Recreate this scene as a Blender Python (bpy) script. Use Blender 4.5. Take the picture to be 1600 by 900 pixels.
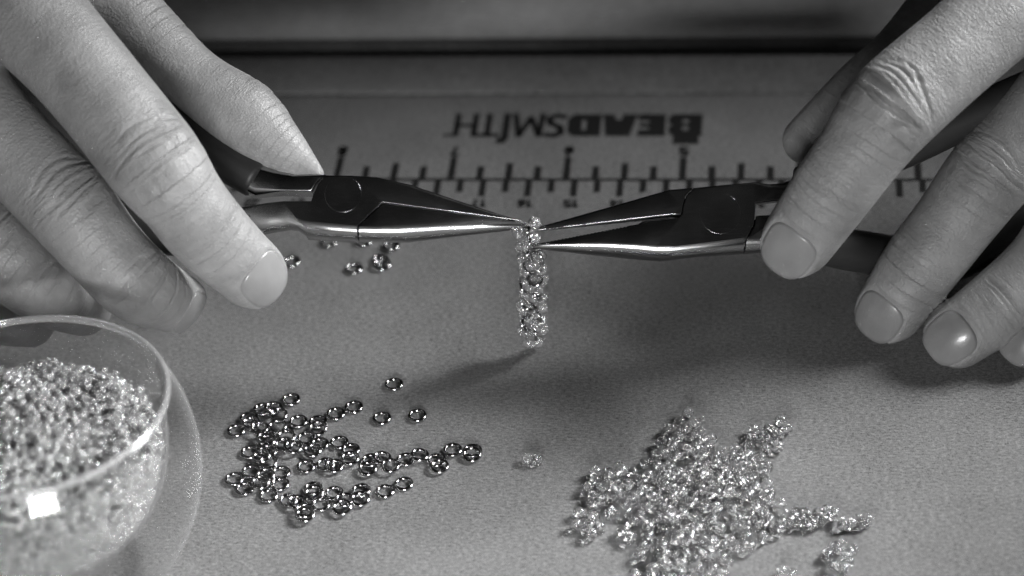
import bpy, bmesh, math, random, time
_t0 = time.time()
import numpy as np
from mathutils import Vector, Matrix

# ------------------------------------------------------------------ scene (1 unit = 1 cm)
sc = bpy.context.scene
for o in list(bpy.data.objects):
    bpy.data.objects.remove(o)
C = sc.collection
sc.unit_settings.system = 'METRIC'
sc.unit_settings.scale_length = 0.01

# ------------------------------------------------------------------ camera
ELEV, ROLL, DIST, FPX = math.radians(38), math.radians(4.4), 53.0, 4000.0
cam_pos = np.array([0.0, -DIST * math.cos(ELEV), DIST * math.sin(ELEV)])
VIEW = np.array([0.0, math.cos(ELEV), -math.sin(ELEV)])
_r0 = np.array([1.0, 0, 0]); _u0 = np.array([0.0, math.sin(ELEV), math.cos(ELEV)])
RIGHT = _r0 * math.cos(ROLL) - _u0 * math.sin(ROLL)
UP = _u0 * math.cos(ROLL) + _r0 * math.sin(ROLL)
TOCAM = -VIEW
cd = bpy.data.cameras.new('camera'); cam = bpy.data.objects.new('camera', cd); C.objects.link(cam)
M = Matrix(((RIGHT[0], UP[0], TOCAM[0], cam_pos[0]), (RIGHT[1], UP[1], TOCAM[1], cam_pos[1]),
            (RIGHT[2], UP[2], TOCAM[2], cam_pos[2]), (0, 0, 0, 1)))
cam.matrix_world = M
cd.sensor_width = 36; cd.lens = 36 * FPX / 1600
cd.clip_start = 1; cd.clip_end = 2000
cd.dof.use_dof = True; cd.dof.focus_distance = 49.2; cd.dof.aperture_fstop = 0.105
sc.camera = cam

# ------------------------------------------------------------------ world, lamps, exposure
w = bpy.data.worlds.new('World'); sc.world = w; w.use_nodes = True
w.node_tree.nodes['Background'].inputs[0].default_value = (0.5, 0.5, 0.5, 1)
w.node_tree.nodes['Background'].inputs[1].default_value = 0.002

def lamp(name, pos, target, sx, sy, power, spread=180, roll=0):
    l = bpy.data.lights.new(name, 'AREA'); l.shape = 'RECTANGLE'; l.size = sx; l.size_y = sy
    l.energy = power; l.spread = math.radians(spread); l.color = (1, 1, 1)
    o = bpy.data.objects.new(name, l); C.objects.link(o)
    d = (Vector(target) - Vector(pos)).normalized()
    o.matrix_world = Matrix.Translation(pos) @ (d.to_track_quat('-Z', 'Y').to_matrix().to_4x4())
    return o
lamp('window_lamp', (-1.5, -31, 9.2), (-3, -2, 1.5), 8, 5, 1750, 84)
lamp('side_lamp', (35, 6, 28), (-4.5, -11, 1), 15, 15, 4000, 40)

vs = sc.view_settings
sc.display_settings.display_device = 'sRGB'
vs.view_transform = 'Standard'; vs.look = 'None'; vs.exposure = 0; vs.gamma = 1; vs.use_curve_mapping = False
cy = sc.cycles
cy.use_denoising = True; cy.denoising_prefilter = 'FAST'
cy.max_bounces = 14; cy.transmission_bounces = 14; cy.glossy_bounces = 6; cy.diffuse_bounces = 3
cy.transparent_max_bounces = 24
cy.sample_clamp_indirect = 30; cy.caustics_reflective = True; cy.caustics_refractive = True
cy.blur_glossy = 0.0

# ------------------------------------------------------------------ helpers
rng = random.Random(11)
def pix_dir(px, py):
    return ((px - 800) / FPX) * RIGHT - ((py - 450) / FPX) * UP + VIEW
def at(px, py, z=0.0):                      # where the sight line through a picture point meets height z
    d = pix_dir(px, py); t = (z - cam_pos[2]) / d[2]
    return cam_pos + t * d
def cp(px, py, d=0.0):                      # point d cm in front of the plane the pliers lie in
    return cam_pos + pix_dir(px, py) * (49.5 - d)
def setp(o, label=None, cat=None, group=None, kind=None):
    if label: o['label'] = label
    if cat: o['category'] = cat
    if group: o['group'] = group
    if kind: o['kind'] = kind
    return o
def mesh_obj(name, verts, faces, mat, parent=None, smooth=True):
    me = bpy.data.meshes.new(name); me.from_pydata([tuple(map(float, v)) for v in verts], [], faces); me.update()
    if smooth: me.shade_smooth()
    me.materials.append(mat)
    o = bpy.data.objects.new(name, me); C.objects.link(o)
    if parent: o.parent = parent
    return o
def empty(name, loc=(0, 0, 0)):
    o = bpy.data.objects.new(name, None); o.location = loc; o.empty_display_size = .5; C.objects.link(o); return o

# ------------------------------------------------------------------ materials (the photograph is black and white)
def mat(name):
    m = bpy.data.materials.new(name); m.use_nodes = True
    return m, m.node_tree.nodes, m.node_tree.links, m.node_tree.nodes['Principled BSDF']
def g(v): return (v, v, v, 1)
def ramp(N, L, src, a, b, p0=0.0, p1=1.0):
    r = N.new('ShaderNodeMapRange'); L.new(src, r.inputs[0])
    r.inputs[1].default_value = p0; r.inputs[2].default_value = p1; r.inputs[3].default_value = a; r.inputs[4].default_value = b
    return r.outputs[0]
def noise(N, L, vec, scale, detail=3, rough=.55):
    n = N.new('ShaderNodeTexNoise'); n.inputs['Scale'].default_value = scale; n.inputs['Detail'].default_value = detail
    n.inputs['Roughness'].default_value = rough
    if vec is not None: L.new(vec, n.inputs['Vector'])
    return n.outputs[0]
def mapping(N, L, vec, s, rot=(0, 0, 0)):
    m = N.new('ShaderNodeMapping'); m.inputs['Scale'].default_value = s; m.inputs['Rotation'].default_value = rot
    L.new(vec, m.inputs['Vector']); return m.outputs[0]
def bump(N, L, h, strength, dist, normal=None):
    b = N.new('ShaderNodeBump'); b.inputs['Strength'].default_value = strength; b.inputs['Distance'].default_value = dist
    L.new(h, b.inputs['Height'])
    if normal is not None: L.new(normal, b.inputs['Normal'])
    return b.outputs[0]
def math_n(N, L, op, a, b):
    n = N.new('ShaderNodeMath'); n.operation = op
    for k, v in ((0, a), (1, b)):
        if isinstance(v, (int, float)): n.inputs[k].default_value = v
        else: L.new(v, n.inputs[k])
    return n.outputs[0]

def make_felt():
    m, N, L, P = mat('flocked_grey')
    tc = N.new('ShaderNodeTexCoord').outputs['Object']
    n1 = noise(N, L, mapping(N, L, tc, (10, 21, 14)), 1, 5, .72)
    n2 = noise(N, L, tc, 38, 3, .7)
    n3 = noise(N, L, tc, .7, 3)
    s = math_n(N, L, 'ADD', math_n(N, L, 'MULTIPLY', n1, .5), math_n(N, L, 'MULTIPLY', n2, .42))
    s = math_n(N, L, 'ADD', s, math_n(N, L, 'MULTIPLY', n3, .08))
    v = ramp(N, L, s, .02, .335, .36, .64)
    cc = N.new('ShaderNodeCombineColor')
    for k in range(3): L.new(v, cc.inputs[k])
    L.new(cc.outputs[0], P.inputs['Base Color'])
    P.inputs['Roughness'].default_value = .95; P.inputs['Specular IOR Level'].default_value = .1
    P.inputs['Sheen Weight'].default_value = .15; P.inputs['Sheen Roughness'].default_value = .5
    b1 = bump(N, L, n1, .6, .06); b2 = bump(N, L, n2, .6, .03, b1)
    L.new(b2, P.inputs['Normal'])
    return m
def make_skin():
    m, N, L, P = mat('skin')
    at_ = N.new('ShaderNodeAttribute'); at_.attribute_name = 'skin_uv'
    kn = N.new('ShaderNodeAttribute'); kn.attribute_name = 'knuckle'
    tc = N.new('ShaderNodeTexCoord').outputs['Object']
    wr = noise(N, L, mapping(N, L, at_.outputs['Vector'], (13, 2.2, 2.2)), 1, 4, .6)     # lines across the finger
    wr2 = noise(N, L, mapping(N, L, at_.outputs['Vector'], (34, 9, 9)), 1, 2, .6)
    vo = N.new('ShaderNodeTexVoronoi'); vo.inputs['Scale'].default_value = 21; L.new(tc, vo.inputs['Vector'])
    fine = noise(N, L, tc, 48, 2)
    amp = ramp(N, L, kn.outputs['Fac'], .22, 1.0)
    h = math_n(N, L, 'MULTIPLY', wr, amp)
    h2 = math_n(N, L, 'ADD', math_n(N, L, 'MULTIPLY', wr2, .5), math_n(N, L, 'MULTIPLY', vo.outputs['Distance'], .35))
    b1 = bump(N, L, h, .9, .06)
    b2 = bump(N, L, h2, .7, .034, b1)
    b3 = bump(N, L, fine, .3, .012, b2)
    L.new(b3, P.inputs['Normal'])
    blotch = noise(N, L, tc, 1.1, 4, .6)
    v = ramp(N, L, math_n(N, L, 'ADD', math_n(N, L, 'MULTIPLY', blotch, .75), math_n(N, L, 'MULTIPLY', wr, .25)), .21, .36, .3, .7)
    v = math_n(N, L, 'MULTIPLY', v, ramp(N, L, kn.outputs['Fac'], 1.0, .9))
    cc = N.new('ShaderNodeCombineColor')
    for k in range(3): L.new(v, cc.inputs[k])
    L.new(cc.outputs[0], P.inputs['Base Color'])
    L.new(ramp(N, L, fine, .36, .56), P.inputs['Roughness'])
    P.inputs['Specular IOR Level'].default_value = .45
    P.inputs['Subsurface Weight'].default_value = .18
    P.inputs['Subsurface Radius'].default_value = (.12, .12, .12); P.inputs['Subsurface Scale'].default_value = 1
    return m
def make_nail():
    m, N, L, P = mat('nail')
    tc = N.new('ShaderNodeTexCoord').outputs['Generated']
    v = ramp(N, L, noise(N, L, tc, 2.5, 3), .19, .28)
    cc = N.new('ShaderNodeCombineColor')
    for k in range(3): L.new(v, cc.inputs[k])
    L.new(cc.outputs[0], P.inputs['Base Color'])
    P.inputs['Roughness'].default_value = .32; P.inputs['Coat Weight'].default_value = .3; P.inputs['Coat Roughness'].default_value = .1
    L.new(bump(N, L, noise(N, L, tc, 9, 2), .15, .02), P.inputs['Normal'])
    return m
def make_steel(name, base, rough, scratch=.12):
    m, N, L, P = mat(name)
    tc = N.new('ShaderNodeTexCoord').outputs['Object']
    P.inputs['Base Color'].default_value = g(base); P.inputs['Metallic'].default_value = 1
    sc_ = noise(N, L, mapping(N, L, tc, (3, 60, 60)), 1, 3, .7)
    sp = noise(N, L, tc, 1.2, 2)
    L.new(ramp(N, L, math_n(N, L, 'ADD', math_n(N, L, 'MULTIPLY', sc_, .4), math_n(N, L, 'MULTIPLY', sp, .6)), rough * .9, rough * 1.15, .3, .7), P.inputs['Roughness'])
    L.new(bump(N, L, sc_, scratch, .004), P.inputs['Normal'])
    return m
def simple(name, base, rough, metallic=0., spec=.5):
    m, N, L, P = mat(name)
    tc = N.new('ShaderNodeTexCoord').outputs['Object']
    v = ramp(N, L, noise(N, L, tc, 3, 4), base * .8, base * 1.2)
    cc = N.new('ShaderNodeCombineColor')
    for k in range(3): L.new(v, cc.inputs[k])
    L.new(cc.outputs[0], P.inputs['Base Color'])
    P.inputs['Roughness'].default_value = rough; P.inputs['Metallic'].default_value = metallic; P.inputs['Specular IOR Level'].default_value = spec
    return m
def make_bead_glass(name, rough=.03, trans=.93, ior=1.52):
    m, N, L, P = mat(name)
    oi = N.new('ShaderNodeObjectInfo')
    P.inputs['Base Color'].default_value = g(.97); P.inputs['Roughness'].default_value = rough
    P.inputs['Transmission Weight'].default_value = trans; P.inputs['IOR'].default_value = ior
    return m
def make_thin_glass():
    m, N, L, P = mat('thin_clear_glass')
    N.remove(P); out = N['Material Output']
    tr = N.new('ShaderNodeBsdfTransparent'); tr.inputs[0].default_value = g(.97)
    gl = N.new('ShaderNodeBsdfGlossy'); gl.inputs['Roughness'].default_value = .015; gl.inputs[0].default_value = g(1)
    lw = N.new('ShaderNodeLayerWeight'); lw.inputs[0].default_value = .5
    f = math_n(N, L, 'POWER', lw.outputs['Facing'], 4.0)
    f = ramp(N, L, f, .035, .6)
    mx = N.new('ShaderNodeMixShader'); L.new(f, mx.inputs[0]); L.new(tr.outputs[0], mx.inputs[1]); L.new(gl.outputs[0], mx.inputs[2])
    df = N.new('ShaderNodeBsdfDiffuse'); df.inputs[0].default_value = g(.8)
    f2 = ramp(N, L, math_n(N, L, 'POWER', lw.outputs['Facing'], 6.0), .004, .22)
    m2 = N.new('ShaderNodeMixShader'); L.new(f2, m2.inputs[0]); L.new(mx.outputs[0], m2.inputs[1]); L.new(df.outputs[0], m2.inputs[2])
    L.new(m2.outputs[0], out.inputs['Surface'])
    return m
FELT = make_felt(); SKIN = make_skin(); NAIL = make_nail()
STEEL = make_steel('plier_steel', .34, .2, .25); KNURL = simple('shaded_serration', .02, .55); RINGSTEEL = make_steel('ring_steel', .5, .14, .05)
RUBBER = simple('grip_rubber', .028, .5); INK = simple('black_ink', .012, .8, spec=.2)
LIP = simple('lip_flock', .34, .6, spec=.3)
TABLE = simple('dark_table', .03, .7)
BEAD = make_bead_glass('bead_glass', .0, .94, 1.6); BOWLBEAD = make_bead_glass('bowl_bead_glass', .05, .78, 1.6)
STRIPBEAD = make_bead_glass('strip_bead_glass', .0, .86, 1.6); STRIPBEAD.node_tree.nodes['Principled BSDF'].inputs['Metallic'].default_value = .06
BOWLBEAD.node_tree.nodes['Principled BSDF'].inputs['Metallic'].default_value = .1
GLASS = make_thin_glass(); RIMGLASS = make_bead_glass('rim_glass', .02, .8, 1.7)

# ------------------------------------------------------------------ the board
YAW = math.radians(-7.6)
o0 = at(884, 281)                            # the six inch mark on the ruler line
RX = np.array([math.cos(YAW), math.sin(YAW), 0]); RY = np.array([-math.sin(YAW), math.cos(YAW), 0])
def board_y(px, py):
    return float(np.dot(at(px, py) - o0, RY))
board = None
def build_board():
    y1 = board_y(800, 147); y2 = board_y(800, 88)
    prof = [(-34, -1.2), (-34, -.1), (-33.9, 0.0)]
    n = 40
    for i in range(1, n + 1): prof.append((-33.9 + (y1 - .12 + 33.9) * i / n, 0))
    prof += [(y1 - .06, -.01), (y1 - .03, -.07), (y1 + .03, -.07), (y1 + .06, .0), (y1 + .14, .02)]
    prof += [(y1 + .6, .03), (y2 - .1, .03), (y2 + .02, -.02), (y2 + .1, -.2), (y2 + .22, -.3), (y2 + .42, -.28), (y2 + .52, -.1)]
    lip = []
    for i in range(0, 25):                   # the rounded lip, bulging towards the mat
        a = math.radians(215) - math.radians(215) * i / 24
        lip.append((y2 + 1.14 + .76 * math.cos(a), .58 + .72 * math.sin(a)))
    lip += [(y2 + 1.92, -1.2)]
    prof += [(y2 + .7, -.1), (y2 + 1.4, -.1)]
    xs = np.linspace(-34, 34, 69)
    def sheet(pr):
        V = [(x, y, z) for x in xs for (y, z) in pr]; m = len(pr)
        F = [(i * m + j, (i + 1) * m + j, (i + 1) * m + j + 1, i * m + j + 1) for i in range(len(xs) - 1) for j in range(m - 1)]
        return V, F
    V, F = sheet(prof)
    b = mesh_obj('bead_board', V, F, FELT)
    b.matrix_world = Matrix.Translation(o0) @ Matrix.Rotation(YAW, 4, 'Z')
    V, F = sheet(lip); lp = mesh_obj('lip', V, F, LIP, b)
    setp(b, kind='structure')
    t = mesh_obj('tabletop', [(-150, -150, -1.25), (150, -150, -1.25), (150, 150, -1.25), (-150, 150, -1.25)], [(0, 1, 2, 3)], TABLE)
    setp(t, kind='structure')
    return b
board = build_board()

# printed marks: polygons in board coordinates, 4 mm/10 above the felt; the print reads upside down from this side
ZI = .006
def flat(name, polys, parent=None):
    V = []; F = []
    for poly in polys:
        k = len(V)
        V += [(x, y, ZI) for x, y in poly]; F.append(tuple(range(k, k + len(poly))))
    me = bpy.data.meshes.new(name); me.from_pydata(V, [], F); me.update()
    bm = bmesh.new(); bm.from_mesh(me)
    bmesh.ops.triangulate(bm, faces=bm.faces[:])
    for f in bm.faces:
        if f.normal.z < 0: f.normal_flip()
    bm.to_mesh(me); bm.free()
    me.materials.append(INK)
    o = bpy.data.objects.new(name, me); C.objects.link(o); o.parent = parent or board
    return o
def stroke(pts, wd):
    out = []
    for (a, b) in zip(pts[:-1], pts[1:]):
        a = np.array(a, float); b = np.array(b, float); d = b - a; l = np.linalg.norm(d)
        if l < 1e-6: continue
        d /= l; n = np.array([-d[1], d[0]]) * wd / 2; e = d * wd * .3
        out.append([tuple(a - e + n), tuple(a - e - n), tuple(b + e - n), tuple(b + e + n)])
    return out
def rect(x0, y0, x1, y1): return [(x0, y0), (x1, y0), (x1, y1), (x0, y1)]

def build_ruler():
    flat('ruler_line', [rect(-22, -.045, 22, .045)])
    LN = .075
    for i in range(-24, 25):                 # quarter inch marks on the far side
        x = i * 2.54 / 4
        h = .85 if i % 4 == 0 else (.62 if i % 2 == 0 else .5)
        if abs(x) > 12: continue
        flat('tick_mark', [rect(x - LN, .05, x + LN, h)])
    for i in range(-26, 27):                 # half centimetre marks on the near side
        x = (i * .5) + .2
        if abs(x) > 12: continue
        h = .62 if i % 2 == 0 else .46
        flat('tick_mark', [rect(x - LN * .95, -h, x + LN * .95, -.05)])
    dig = {'0': [[(0, 0), (1, 0), (1, 2), (0, 2), (0, 0)]], '1': [[(.1, 1.6), (.6, 2), (.6, 0)]],
           '2': [[(0, 1.7), (.3, 2), (1, 1.9), (1, 1.3), (0, 0), (1, 0)]], '3': [[(0, 2), (1, 2), (.5, 1.15), (1, .8), (.9, .1), (0, .1)]],
           '4': [[(.75, 0), (.75, 2), (0, .6), (1.1, .6)]], '5': [[(1, 2), (.1, 2), (.05, 1.15), (.9, 1.1), (1, .3), (.6, 0), (0, .1)]],
           '6': [[(.9, 1.95), (.3, 1.6), (0, .7), (.15, .05), (.85, .05), (1, .6), (.8, 1.05), (.1, .9)]],
           '7': [[(0, 2), (1, 2), (.35, 0)]], '8': [[(.5, 1.1), (.05, 1.5), (.2, 2), (.8, 2), (.95, 1.5), (.5, 1.1), (0, .6), (.15, 0), (.85, 0), (1, .6), (.5, 1.1)]],
           '9': [[(.1, .05), (.7, .4), (1, 1.3), (.85, 1.95), (.15, 1.95), (0, 1.4), (.2, .95), (.9, 1.1)]]}
    def number(txt, cx, cyy, s, wd):         # rotated half a turn
        tot = len(txt) * 1.35 - .35
        for k, ch in enumerate(txt):
            polys = []
            for pl in dig[ch]:
                polys += stroke([(cx - (k * 1.35 + x - tot / 2) * s, cyy - (y - 1) * s) for x, y in pl], wd)
            flat('digit', polys)
    for k, x in ((4, 2), (5, 1), (6, 0), (7, -1), (8, -2), (9, -3)):
        number(str(k), x * 2.54 - .0, 1.08, .14, .09)
    for k in range(10, 23):
        number(str(k), .2 + (15 - k) * 1.0 - .02, -.88, .12, .072)
build_ruler()

def build_logo():
    # letters laid out left to right in reading direction, then turned half a turn; x in cm from the B's left edge
    x_right = float(np.dot(at(1097, 200) - o0, RX)); x_left = float(np.dot(at(694, 210) - o0, RX))
    y_base = board_y(900, 179); y_top = board_y(900, 213)     # the foot of the letters is the far side
    H = y_base - y_top
    W = x_right - x_left
    def T(x, y): return (x_right - x * W, y_base - y * H)
    def letter(polys): flat('letter', [[T(x, y) for x, y in p] for p in polys])
    def st(pts, wd):                          # stroke in letter space (x is fraction of W, y fraction of H)
        return [[((px) / W, (py) / H) for px, py in q] for q in stroke([(x * W, y * H) for x, y in pts], wd)]
    # heavy B, E, A, D ; the B rises above the rest
    letter([[(x0, y0), (x1, y0), (x1, y1), (x0, y1)] for x0, y0, x1, y1 in
            ((0, 0, .052, 1.0), (.052, 0, .116, .26), (.052, .42, .118, .58), (.052, .74, .114, 1.0), (.076, .26, .132, .42), (.076, .58, .13, .74), (.012, 1.0, .11, 1.36),
             (.116, .08, .128, .26), (.118, .42, .124, .46), (.118, .54, .124, .58), (.114, .74, .126, .92))])
    letter([[(.142, 0), (.248, 0), (.248, .28), (.205, .3), (.205, .4), (.243, .42), (.243, .58), (.205, .6), (.205, .7), (.248, .72), (.248, 1), (.142, 1)]])
    letter([[(.252, 0), (.308, 0), (.314, .24), (.336, .24), (.342, 0), (.386, 0), (.372, 1.0), (.278, 1.0)], ])
    letter([[(.392, 0), (.50, 0), (.522, .22), (.522, .78), (.50, 1), (.392, 1), (.392, .05), (.45, .28), (.45, .72), (.466, .72), (.466, .28), (.45, .28), (.392, .05)]])
    t = .135
    letter(st([(.535, .12), (.565, .04), (.595, .18), (.59, .42), (.55, .6), (.545, .85), (.57, .97), (.605, .93)], t * 1.15))
    letter(st([(.622, 0), (.63, .97), (.668, .15), (.708, .97), (.73, .0)], t))
    letter(st([(.762, 0), (.762, 1.1)], t * 1.2) + st([(.768, 1.2), (.782, 1.2)], t * 1.5))
    letter(st([(.832, 0), (.832, .95)], t) + st([(.79, .95), (.885, .95)], t * .9))
    letter(st([(.885, 0), (.885, .95)], t) + st([(.885, .5), (.955, .5)], t * .9) + st([(.955, 0), (.955, .95)], t) + st([(.955, .95), (1.0, .95)], t * .6))
build_logo()

# ------------------------------------------------------------------ hands
def vnoise(P, seed=0):
    P = np.asarray(P) + 100.37 + seed * 17.3
    i = np.floor(P).astype(np.int64); f = P - i; f = f * f * (3 - 2 * f)
    def hsh(a, b, c):
        n = (a * 374761393 + b * 668265263 + c * 2147483647 + seed * 974711) & 0xffffffff
        n = ((n ^ (n >> 13)) * 1274126177) & 0xffffffff
        return ((n ^ (n >> 16)) & 0xffff) / 65535.0
    r = 0
    for dx in (0, 1):
        for dy in (0, 1):
            for dz in (0, 1):
                wgt = (f[:, 0] if dx else 1 - f[:, 0]) * (f[:, 1] if dy else 1 - f[:, 1]) * (f[:, 2] if dz else 1 - f[:, 2])
                r = r + wgt * hsh(i[:, 0] + dx, i[:, 1] + dy, i[:, 2] + dz)
    return r - .5
def smin(a, b, k):
    h = np.clip(.5 + .5 * (b - a) / k, 0, 1)
    return b + (a - b) * h - k * h * (1 - h)
def caps(P, a, b, ra, rb):
    ab = b - a; q = P - a; t = np.clip((q @ ab) / (ab @ ab), 0, 1)
    q = q - t[:, None] * ab
    return np.sqrt(np.einsum('ij,ij->i', q, q)) - (ra + (rb - ra) * t)
def catmull(pts, n):
    out = []
    P = [2 * pts[0] - pts[1]] + list(pts) + [2 * pts[-1] - pts[-2]]
    for i in range(1, len(P) - 2):
        for k in range(n):
            t = k / n
            p0, p1, p2, p3 = P[i - 1], P[i], P[i + 1], P[i + 2]
            out.append(.5 * ((2 * p1) + (-p0 + p2) * t + (2 * p0 - 5 * p1 + 4 * p2 - p3) * t * t + (-p0 + 3 * p1 - 3 * p2 + p3) * t ** 3))
    out.append(pts[-1]); return out
def unit(v): return v / np.linalg.norm(v)

class Finger:
    def __init__(s, chain, dorsal, nail=None, knuckles=()):
        # chain: (point, radius); knuckles: (index of joint in chain, strength)
        s.ctrl = [c[0] for c in chain]
        q = [np.append(c[0], c[1]) for c in chain]
        sm = catmull(q, 4)
        s.pts = [v[:3] for v in sm]; s.rad = [float(v[3]) for v in sm]
        s.dorsal = unit(dorsal[0] * RIGHT + dorsal[1] * UP + dorsal[2] * TOCAM)
        s.cum = [0.0]
        for a, b in zip(s.pts[:-1], s.pts[1:]): s.cum.append(s.cum[-1] + float(np.linalg.norm(b - a)))
        s.kn = [(s.cum[4 * i], st) for i, st in knuckles]
        s.nail = nail
        # nail frame on the last bone
        a = chain[-2][0]; b = chain[-1][0]
        nd = s.dorsal
        if nail and len(nail) > 5: nd = unit(nail[5][0] * RIGHT + nail[5][1] * UP + nail[5][2] * TOCAM)
        s.e = unit(b - a); n = nd - (nd @ s.e) * s.e; s.n = unit(n); s.w = np.cross(s.e, s.n)
        s.a = a; s.L = float(np.linalg.norm(b - a)); s.ra = chain[-2][1]; s.rb = chain[-1][1]
    def dist(s, P):
        if len(P) > 60000:
            return np.concatenate([s.dist(P[k:k + 20000]) for k in range(0, len(P), 20000)])
        lo = P.min(0); hi = P.max(0)
        if not hasattr(s, 'A'):
            s.A = np.array(s.pts); s.Rr = np.array(s.rad)
        mn = np.minimum(s.A[:-1], s.A[1:]) - np.maximum(s.Rr[:-1], s.Rr[1:])[:, None]
        mx = np.maximum(s.A[:-1], s.A[1:]) + np.maximum(s.Rr[:-1], s.Rr[1:])[:, None]
        gap = np.linalg.norm(np.maximum(0, np.maximum(mn - hi, lo - mx)), axis=1)
        use = np.where(gap < 1.2)[0]
        if len(use) == 0:
            return np.full(len(P), float(gap.min()))
        d = None
        for i in use:
            c = caps(P, s.pts[i], s.pts[i + 1], s.rad[i], s.rad[i + 1])
            d = c if d is None else np.minimum(d, c)
        return d
    def local(s, P):
        best = np.full(len(P), 1e9); S = np.zeros(len(P)); W = np.zeros(len(P)); Hh = np.zeros(len(P))
        for i in range(len(s.pts) - 1):
            a, b = s.pts[i], s.pts[i + 1]; ab = b - a; l = np.linalg.norm(ab); e = ab / l
            t = np.clip(((P - a) @ ab) / (ab @ ab), -0.0, 1)
            q = P - a - t[:, None] * ab; d = np.linalg.norm(q, axis=1) - (s.rad[i] + (s.rad[i + 1] - s.rad[i]) * t)
            n = s.dorsal - (s.dorsal @ e) * e; n = unit(n); wv = np.cross(e, n)
            ext = np.where((i == len(s.pts) - 2) & (t >= 1), (P - b) @ e, 0)
            ext = np.maximum(ext, 0)
            m = d < best
            best[m] = d[m]; S[m] = (s.cum[i] + t * l + ext)[m]; W[m] = (q @ wv)[m]; Hh[m] = (q @ n)[m]
        return S, W, Hh
    def nail_pars(s):
        ln, hw, sag, lift = s.nail[:4]
        s1 = s.L + s.rb * .93; s0 = s1 - ln
        return s0, s1, hw, sag, lift
    def nail_h(s, S, W):
        s0, s1, hw, sag, lift = s.nail_pars()
        t = (S - s0) / (s1 - s0)
        hb = s.ra + (s.rb - s.ra) * min(1, max(0, s0 / s.L)) + lift
        ht = s.rb * .52
        return hb + (ht - hb) * np.clip(t, -.3, 1.3) ** 2 * np.sign(np.clip(t, -.3, 1.3)) - sag * (W / hw) ** 2
    def foot(s, S, W):
        s0, s1, hw, sag, lift = s.nail_pars()
        x = (S - (s0 + s1) / 2) / ((s1 - s0) / 2); y = W / (hw * (1 - .06 * x))
        return (np.abs(x) ** 3 + np.abs(y) ** 3) ** (1 / 3) - 1, x

def surface_nets(fn, lo, hi, h):
    lo = np.array(lo); n = np.ceil((np.array(hi) - lo) / h).astype(int) + 1
    B = 6
    n = ((n + B - 1) // B) * B + 1
    nb = (n - 1) // B
    D = np.ones(n, np.float32)
    cc = np.stack(np.meshgrid(*[np.arange(k) for k in nb], indexing='ij'), -1).reshape(-1, 3)
    cen = lo + (cc + .5) * B * h
    dc = np.concatenate([fn(cen[k:k + 500]) for k in range(0, len(cen), 500)])
    R = B * h * .9 + .1
    for blk, dv in zip(cc, dc):
        if dv < -R:
            i, j, k = blk * B; D[i:i + B + 1, j:j + B + 1, k:k + B + 1] = -1
    near = cc[np.abs(dc) <= R]
    off = np.stack(np.meshgrid(*[np.arange(B + 1)] * 3, indexing='ij'), -1).reshape(-1, 3)
    for c0 in range(0, len(near), 30):
        blk = near[c0:c0 + 30]
        idx = (blk[:, None, :] * B + off[None]).reshape(-1, 3)
        D[idx[:, 0], idx[:, 1], idx[:, 2]] = fn(lo + idx * h)
    neg = D < 0
    # cells
    corners = [(a, b, c) for a in (0, 1) for b in (0, 1) for c in (0, 1)]
    nx, ny, nz = n - 1
    cnt = np.zeros((nx, ny, nz), np.int8)
    for a, b, c in corners: cnt += neg[a:a + nx, b:b + ny, c:c + nz]
    act = np.argwhere((cnt > 0) & (cnt < 8))
    idm = np.full((nx, ny, nz), -1, np.int32); idm[act[:, 0], act[:, 1], act[:, 2]] = np.arange(len(act))
    acc = np.zeros((len(act), 3)); num = np.zeros(len(act))
    vals = {c: D[act[:, 0] + c[0], act[:, 1] + c[1], act[:, 2] + c[2]].astype(float) for c in corners}
    for ax in range(3):
        for c in corners:
            if c[ax]: continue
            c2 = list(c); c2[ax] = 1; c2 = tuple(c2)
            v0, v1 = vals[c], vals[c2]; m = (v0 < 0) != (v1 < 0)
            t = np.where(m, v0 / np.where(m, v0 - v1, 1), 0)
            p = np.tile(np.array(c, float), (len(act), 1)); p[:, ax] += t
            acc[m] += p[m]; num[m] += 1
    V = lo + (act + acc / num[:, None]) * h
    F = []
    for ax in range(3):
        o1, o2 = [(1, 2), (2, 0), (0, 1)][ax]
        sl0 = [slice(None)] * 3; sl1 = [slice(None)] * 3
        sl0[ax] = slice(0, n[ax] - 1); sl1[ax] = slice(1, n[ax])
        e = np.argwhere(neg[tuple(sl0)] != neg[tuple(sl1)])
        e = e[(e[:, o1] > 0) & (e[:, o2] > 0) & (e[:, o1] < n[o1] - 1) & (e[:, o2] < n[o2] - 1)]
        flip = neg[e[:, 0], e[:, 1], e[:, 2]]
        def cell(da, db):
            q = e.copy(); q[:, o1] -= da; q[:, o2] -= db
            return idm[q[:, 0], q[:, 1], q[:, 2]]
        quad = np.stack([cell(1, 1), cell(0, 1), cell(0, 0), cell(1, 0)], 1)
        quad[~flip] = quad[~flip][:, ::-1]
        quad = quad[(quad >= 0).all(1)]
        F.append(quad)
    return V, np.concatenate(F)

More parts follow.
